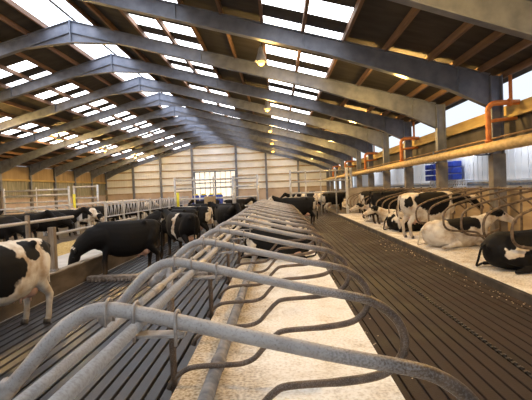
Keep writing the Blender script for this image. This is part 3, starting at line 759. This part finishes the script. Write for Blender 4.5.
POSES['low'] = body_mesh('cow_head_lowered', f_stand((1.35, .05, 1.16), (1.72, .12, .86), [(.55, 0, 1.10, .26), (.85, 0, 1.13, .20), (1.1, .02, 1.15, .155), (1.32, .05, 1.15, .13)]))
TL = [(-.90, .38, .06, .08), (-.86, .37, .18, .20), (-.75, .37, .27, .30), (-.55, .36, .34, .35), (-.25, .34, .42, .37), (.05, .34, .43, .39), (.3, .37, .38, .39), (.5, .42, .30, .36), (.66, .47, .22, .30), (.76, .50, .12, .20)]
def f_lie(hp, ht, neck):
    def fill(b):
        loft(b, TL)
        for q in (-1, 1):   # folded forelegs
            cap(b, [(.48, q*.22, .36, .14), (.62, q*.24, .18, .085), (.80, q*.20, .085, .062), (.62, q*.15, .06, .045), (.45, q*.17, .05, .05)])
        # hind legs: one tucked, one out to the side
        cap(b, [(-.6, .22, .36, .21), (-.35, .36, .26, .17), (-.12, .46, .13, .085), (-.38, .50, .07, .055), (-.62, .47, .05, .045), (-.68, .46, .05, .048)])
        cap(b, [(-.6, -.22, .36, .21), (-.38, -.38, .24, .16), (-.16, -.46, .12, .085), (-.40, -.52, .07, .055), (-.60, -.54, .05, .048)])
        for q in (-1, 1): ball(b, (-.48, q * .20, .64), .07); ball(b, (-.86, q * .12, .45), .06)
        cap(b, neck, 14); return head(b, hp, ht)
    return fill
POSES['lie'] = body_mesh('cow_lying', f_lie((1.08, 0, .84), (1.48, 0, .60), [(.5, 0, .50, .25), (.72, 0, .62, .19), (.92, 0, .74, .15), (1.06, 0, .82, .125)]))
POSES['lie_turned'] = body_mesh('cow_lying_turned', f_lie((1.02, .12, .82), (1.22, -.26, .60), [(.5, 0, .50, .25), (.74, .04, .62, .19), (.92, .10, .73, .15), (1.02, .12, .81, .125)]))
print('cow faces', {k: len(v[0].polygons) for k, v in POSES.items()})

def shared(name, fill, m):
    b = B(); fill(b); me = bpy.data.meshes.new(name); bmesh.ops.recalc_face_normals(b, faces=b.faces)
    for f in b.faces: f.smooth = True
    b.to_mesh(me); b.free(); me.materials.append(m); return me
def _udder(b):
    ball(b, (-.36, 0, .60), .17, (1.15, .85, .85)); ball(b, (-.46, .07, .60), .13); ball(b, (-.46, -.07, .60), .13)
    for x, y in ((-.28, .07), (-.28, -.07), (-.46, .08), (-.46, -.08)): tube(b, [(x, y, .52), (x, y, .42)], [.024, .014], 8)
M_UD = shared('udder', _udder, MT['udder'])
M_UDL = shared('udder', lambda b: ball(b, (-.42, .30, .14), .15, (1.3, .9, .75)), MT['udder'])
def _tail(b): tube(b, catmull([(-.80, 0, 1.32), (-.90, 0, 1.28), (-.93, .01, 1.0), (-.915, .02, .72), (-.92, .02, .60)], 4), .022, 8)
def _switch(b): tube(b, catmull([(-.92, .02, .62), (-.92, .02, .50), (-.90, .03, .36), (-.90, .03, .28)], 3), [.028, .034, .040, .044, .046, .044, .04, .034, .024, .008], 8)
M_TAIL = shared('tail', _tail, MT['hoof']); M_SW = shared('tail_switch', _switch, MT['hoof'])
M_TAILL = shared('tail', lambda b: tube(b, catmull([(-.86, 0, .50), (-.94, .03, .42), (-.98, .08, .2), (-.96, .2, .06), (-.80, .38, .05), (-.7, .50, .045)], 4), .022, 8), MT['hoof'])
def _hoof(x, y, r=0):
    return shared('hoof', lambda b: (tube(b, [(x+.02, y-.024, .045+.03), (x+.035, y-.026, 0.0)], [.036, .044], 10), tube(b, [(x+.02, y+.024, .075), (x+.035, y+.026, 0.0)], [.036, .044], 10)), MT['hoof'])
S_ = .05
M_HOOF = [_hoof(.575 + q * S_, q * .175) for q in (-1, 1)] + [_hoof(-.65 - q * S_, q * .18) for q in (-1, 1)]
HEADM = {}
for k, (me, (p, d, side, upv)) in POSES.items():
    eyes = [shared('eye', lambda b, q=q: ball(b, p + d * .13 + side * q * .108 + upv * .025, .024, seg=10, ring=8), MT['eye']) for q in (-1, 1)]
    rot = d.to_track_quat('X', 'Z').to_matrix().to_4x4()
    muz = shared('muzzle', lambda b: (ball(b, p + d * .515, .081, (.62, 1, .82), 14, 10, rot),), MT['horn'])
    tags_ = [shared('ear_tag', lambda b, q=q: box(b, *[v for i in range(3) for v in ((p + side * q * .19 + upv * -.02 - d * .0)[i] - (.016, .008, .02)[i], (p + side * q * .19 + upv * -.02)[i] + (.016, .008, .02)[i])]), MT['yellow']) for q in (-1, 1)]
    HEADM[k] = (eyes, muz, tags_)
COATS = {
 'near_white': ('white', [(-.80, .22, 1.22, .17, .16, .24), (-.82, -.18, 1.2, .15, .16, .22), (-.32, .3, 1.25, .20, .25, .17), (.25, .3, 1.02, .34, .4, .36), (.2, -.3, 1.1, .36, .3, .4), (-.3, -.33, 1.0, .2, .2, .2), (1.25, 0, 1.3, .3, .3, .3)]),
 'big_black': ('black', [(.1, 0, .56, .3, .12, .06), (1.35, 0, .8, .05, .05, .05)]),
 'black_band': ('black', [(-.12, .3, 1.05, .09, .35, .5), (-.3, 0, .62, .4, .3, .12), (1.4, 0, 1.25, .25, .06, .3)]),
 'black_back': ('black', [(.0, 0, 1.42, .5, .10, .12), (-.84, 0, 1.0, .1, .3, .4), (1.4, 0, 1.2, .3, .2, .3)]),
 'stand_r': ('white', [(.08, .2, 1.10, .42, .5, .32), (.08, -.25, 1.10, .42, .5, .32), (.95, 0, 1.12, .48, .4, .22), (-.70, -.28, 1.17, .15, .16, .17), (.05, -.25, 1.12, .52, .5, .33), (-.3, 0, 1.40, .10, .08, .07), (1.6, 0, 1.0, .25, .3, .25)]),
 'lie_white': ('white', [(.1, -.1, .62, .46, .55, .21), (.45, .3, .5, .22, .3, .2), (-.62, .1, .66, .10, .08, .10), (-.88, .2, .35, .10, .14, .14), (1.05, 0, .86, .22, .3, .12), (.8, .2, .45, .12, .15, .2)]),
 'lie_black': ('black', [(-.52, -.38, .36, .20, .24, .13), (.6, .3, .3, .2, .2, .2), (1.35, 0, .7, .15, .06, .15)]),
 'mixed_a': ('black', [(-.5, -.2, .45, .28, .3, .25), (.3, .3, .7, .2, .3, .3), (1.3, 0, .8, .2, .1, .4), (-.8, 0, .9, .2, .3, .4), (0, 0, .5, .5, .3, .14)]),
 'mixed_b': ('white', [(.2, 0, 1.2, .4, .6, .45), (-.5, .2, .6, .25, .3, .25), (.1, .1, .5, .3, .6, .25), (1.1, 0, .9, .2, .3, .2), (1.1, 0, 1.3, .25, .3, .2)]),
 'black': ('black', [(1.4, 0, .75, .1, .05, .2), (-.2, .3, .55, .3, .1, .08)]),
}
CM = {k: coat('coat ' + k, *v, dirt=not k.startswith('lie')) for k, v in COATS.items()}
CM['mixed_lie'] = coat('coat mixed lying', *COATS['mixed_a'], dirt=False); CM['white_lie'] = coat('coat pale lying', *COATS['mixed_b'], dirt=False)
def cow(pose, x, y, z, heading, ck, label, group=None, s=1.0, far=False, tags=False):
    """x,y = point on the ground under the belly; heading in degrees, 0 = +x"""
    me, _ = POSES[pose]
    root = empty('cow', (x, y, z), math.radians(heading), label=label, cat='cow', group=group); root.scale = (s, s, s)
    def add(nm, mesh, par=root, m=None):
        o = link(bpy.data.objects.new(nm, mesh)); o.parent = par
        if m: o.material_slots[0].link = 'OBJECT'; o.material_slots[0].material = m
        return o
    bd = add('body', me, m=CM[ck]); lying = pose.startswith('lie')
    eyes, muz, tg = HEADM[pose]
    add('muzzle', muz)
    tl = add('tail', M_TAILL if lying else M_TAIL, m=CM[ck])
    if not lying: add('tail_switch', M_SW, tl, CM[ck] if 'white' not in ck else None)
    if far: return root
    for e in eyes: add('eye', e)
    if tags:
        for e in tg: add('ear_tag', e)
    add('udder', M_UDL if lying else M_UD)
    if not lying:
        for h in M_HOOF: add('hoof', h)
    return root
# left alley (heading: 180 = towards the feed wall)
cow('stand', -4.20, 6.58, ZL, 254, 'near_white', 'white cow with black patches seen from its rump beside the weathered post', s=1.0)
cow('graze', -3.93, 11.4, ZL, 213, 'big_black', 'big black cow reaching over the feed wall with its head in the straw', s=.99)
cow('stand', -3.15, 14.4, ZL, 128, 'black_band', 'black cow with a white band on its flank behind the big black cow')
cow('graze', -3.95, 16.9, ZL, 178, 'black', 'plain black cow partly hidden behind the big black cow', s=1.02)
cow('graze', -3.7, 18.6, ZL, 172, 'black_back', 'black cow with a white stripe along its back in the left alley', s=1.04)
cow('stand', -2.35, 19.8, ZL, -60, 'mixed_a', 'black and white cow facing down the left alley with a pale head')
cow('stand', -2.5, 22.8, ZL, 150, 'black', 'black cow standing at the edge of the middle row, beyond the pale headed one')
cow('graze', -4.2, 24.5, ZL, 180, 'mixed_a', 'black cow with white flank feeding just before the beige block')
cow('stand', -3.2, 33.5, ZL, 10, 'mixed_a', 'white flanked black cow standing behind the left crossing gate')
cow('stand', -5.6, 36, ZL, 190, 'black', 'small distant black cow before the blue drums', far=True)
cow('stand', -2.2, 37, ZL, 80, 'mixed_a', 'distant black and white cow beyond the short gate', far=True)
# behind the far feed barrier
fb = [(17.6, 'graze', 'black', -12), (19.2, 'stand', 'mixed_a', 8), (20.9, 'graze', 'big_black', 25), (23.0, 'stand', 'lie_black', 0), (25.2, 'graze', 'mixed_b', -5), (27.3, 'graze', 'black', 4), (29.2, 'stand', 'mixed_a', 2), (31.5, 'graze', 'black_band', -8), (33.8, 'graze', 'black', 6), (36.0, 'stand', 'mixed_b', 0), (38.3, 'graze', 'black', 3), (40.6, 'graze', 'mixed_a', -4), (43.4, 'stand', 'black', 0), (46, 'graze', 'black', 0)]
for i, (y, p, c, a) in enumerate(fb):
    cow(p, -11.25 + (.1 if p == 'graze' else -.05), y, ZL, a, c, '%s cow at the far feed barrier, %s from the near end' % ({'black': 'black', 'mixed_a': 'black and white', 'mixed_b': 'white and black', 'big_black': 'large black', 'lie_black': 'black', 'black_band': 'white banded black'}[c], ords[i]), 'cows at the far feed barrier', far=i > 3)
cow('stand', -14.6, 21.5, ZL, 75, 'black_back', 'black cow with a white face standing back from the far feed barrier')
# middle row
cow('stand', .95, 22.0, 0, 178, 'black_back', 'black cow with a white saddle standing across the end of the middle row', s=1.0)
cow('lie', -.12, 11.05, .15, 180, 'lie_black', 'black cow lying in the middle row under the loops')
cow('lie_turned', .05, 14.4, .15, 178, 'white_lie', 'white patched cow lying farther back in the middle row')
# window wall row: rumps to the alley
cow('low', 4.62, 14.05, .15, 3, 'stand_r', 'white and black cow standing in a wall stall with its rump to the alley')
cow('lie', 4.62, 11.85, .15, 3, 'lie_white', 'white and black cow lying in a wall stall in front of the standing cow', s=1.0)
cow('lie', 4.72, 8.55, .15, 2, 'lie_black', 'black cow with one white flank patch lying in the nearest wall stall')
cow('lie', 4.75, 16.25, .15, 2, 'lie_black', 'black cow lying right behind the standing white and black cow').children[0].material_slots[0].material = CM['mixed_lie']
cow('lie', 4.7, 17.35, .15, 178, 'white_lie', 'pale cow lying with its head out towards the alley, nearer one of two', s=.95)
cow('lie', 4.7, 20.65, .15, 178, 'lie_white', 'pale cow lying with its head out towards the alley, farther one of two', s=.95)
cow('low', 4.85, 19.55, .15, 1, 'black', 'black cow standing in a wall stall by the grey end wall', s=1.0)
cow('stand', 5.0, 22.85, .15, 2, 'mixed_a', 'black and white cow standing in the stall nearest the grey end wall')
# far end of the brown alley
cow('stand', 2.6, 33.5, 0, 150, 'mixed_b', 'white and black cow standing under the gate over the brown alley')
cow('stand', 3.9, 32.2, 0, 20, 'mixed_a', 'black and white cow beside the end wall post on the brown alley')
cow('stand', 1.7, 36.5, 0, 200, 'black', 'black cow at the far end of the brown alley', far=True)
cow('stand', 3.2, 38.5, 0, 100, 'black_band', 'banded black cow farthest away on the brown alley', far=True)
cow('lie', 4.75, 35.2, .15, 170, 'lie_white', 'white cow lying beyond the grey end wall with its head to the alley')
# remove the untouched prototypes' leftovers: none (every prototype is placed)
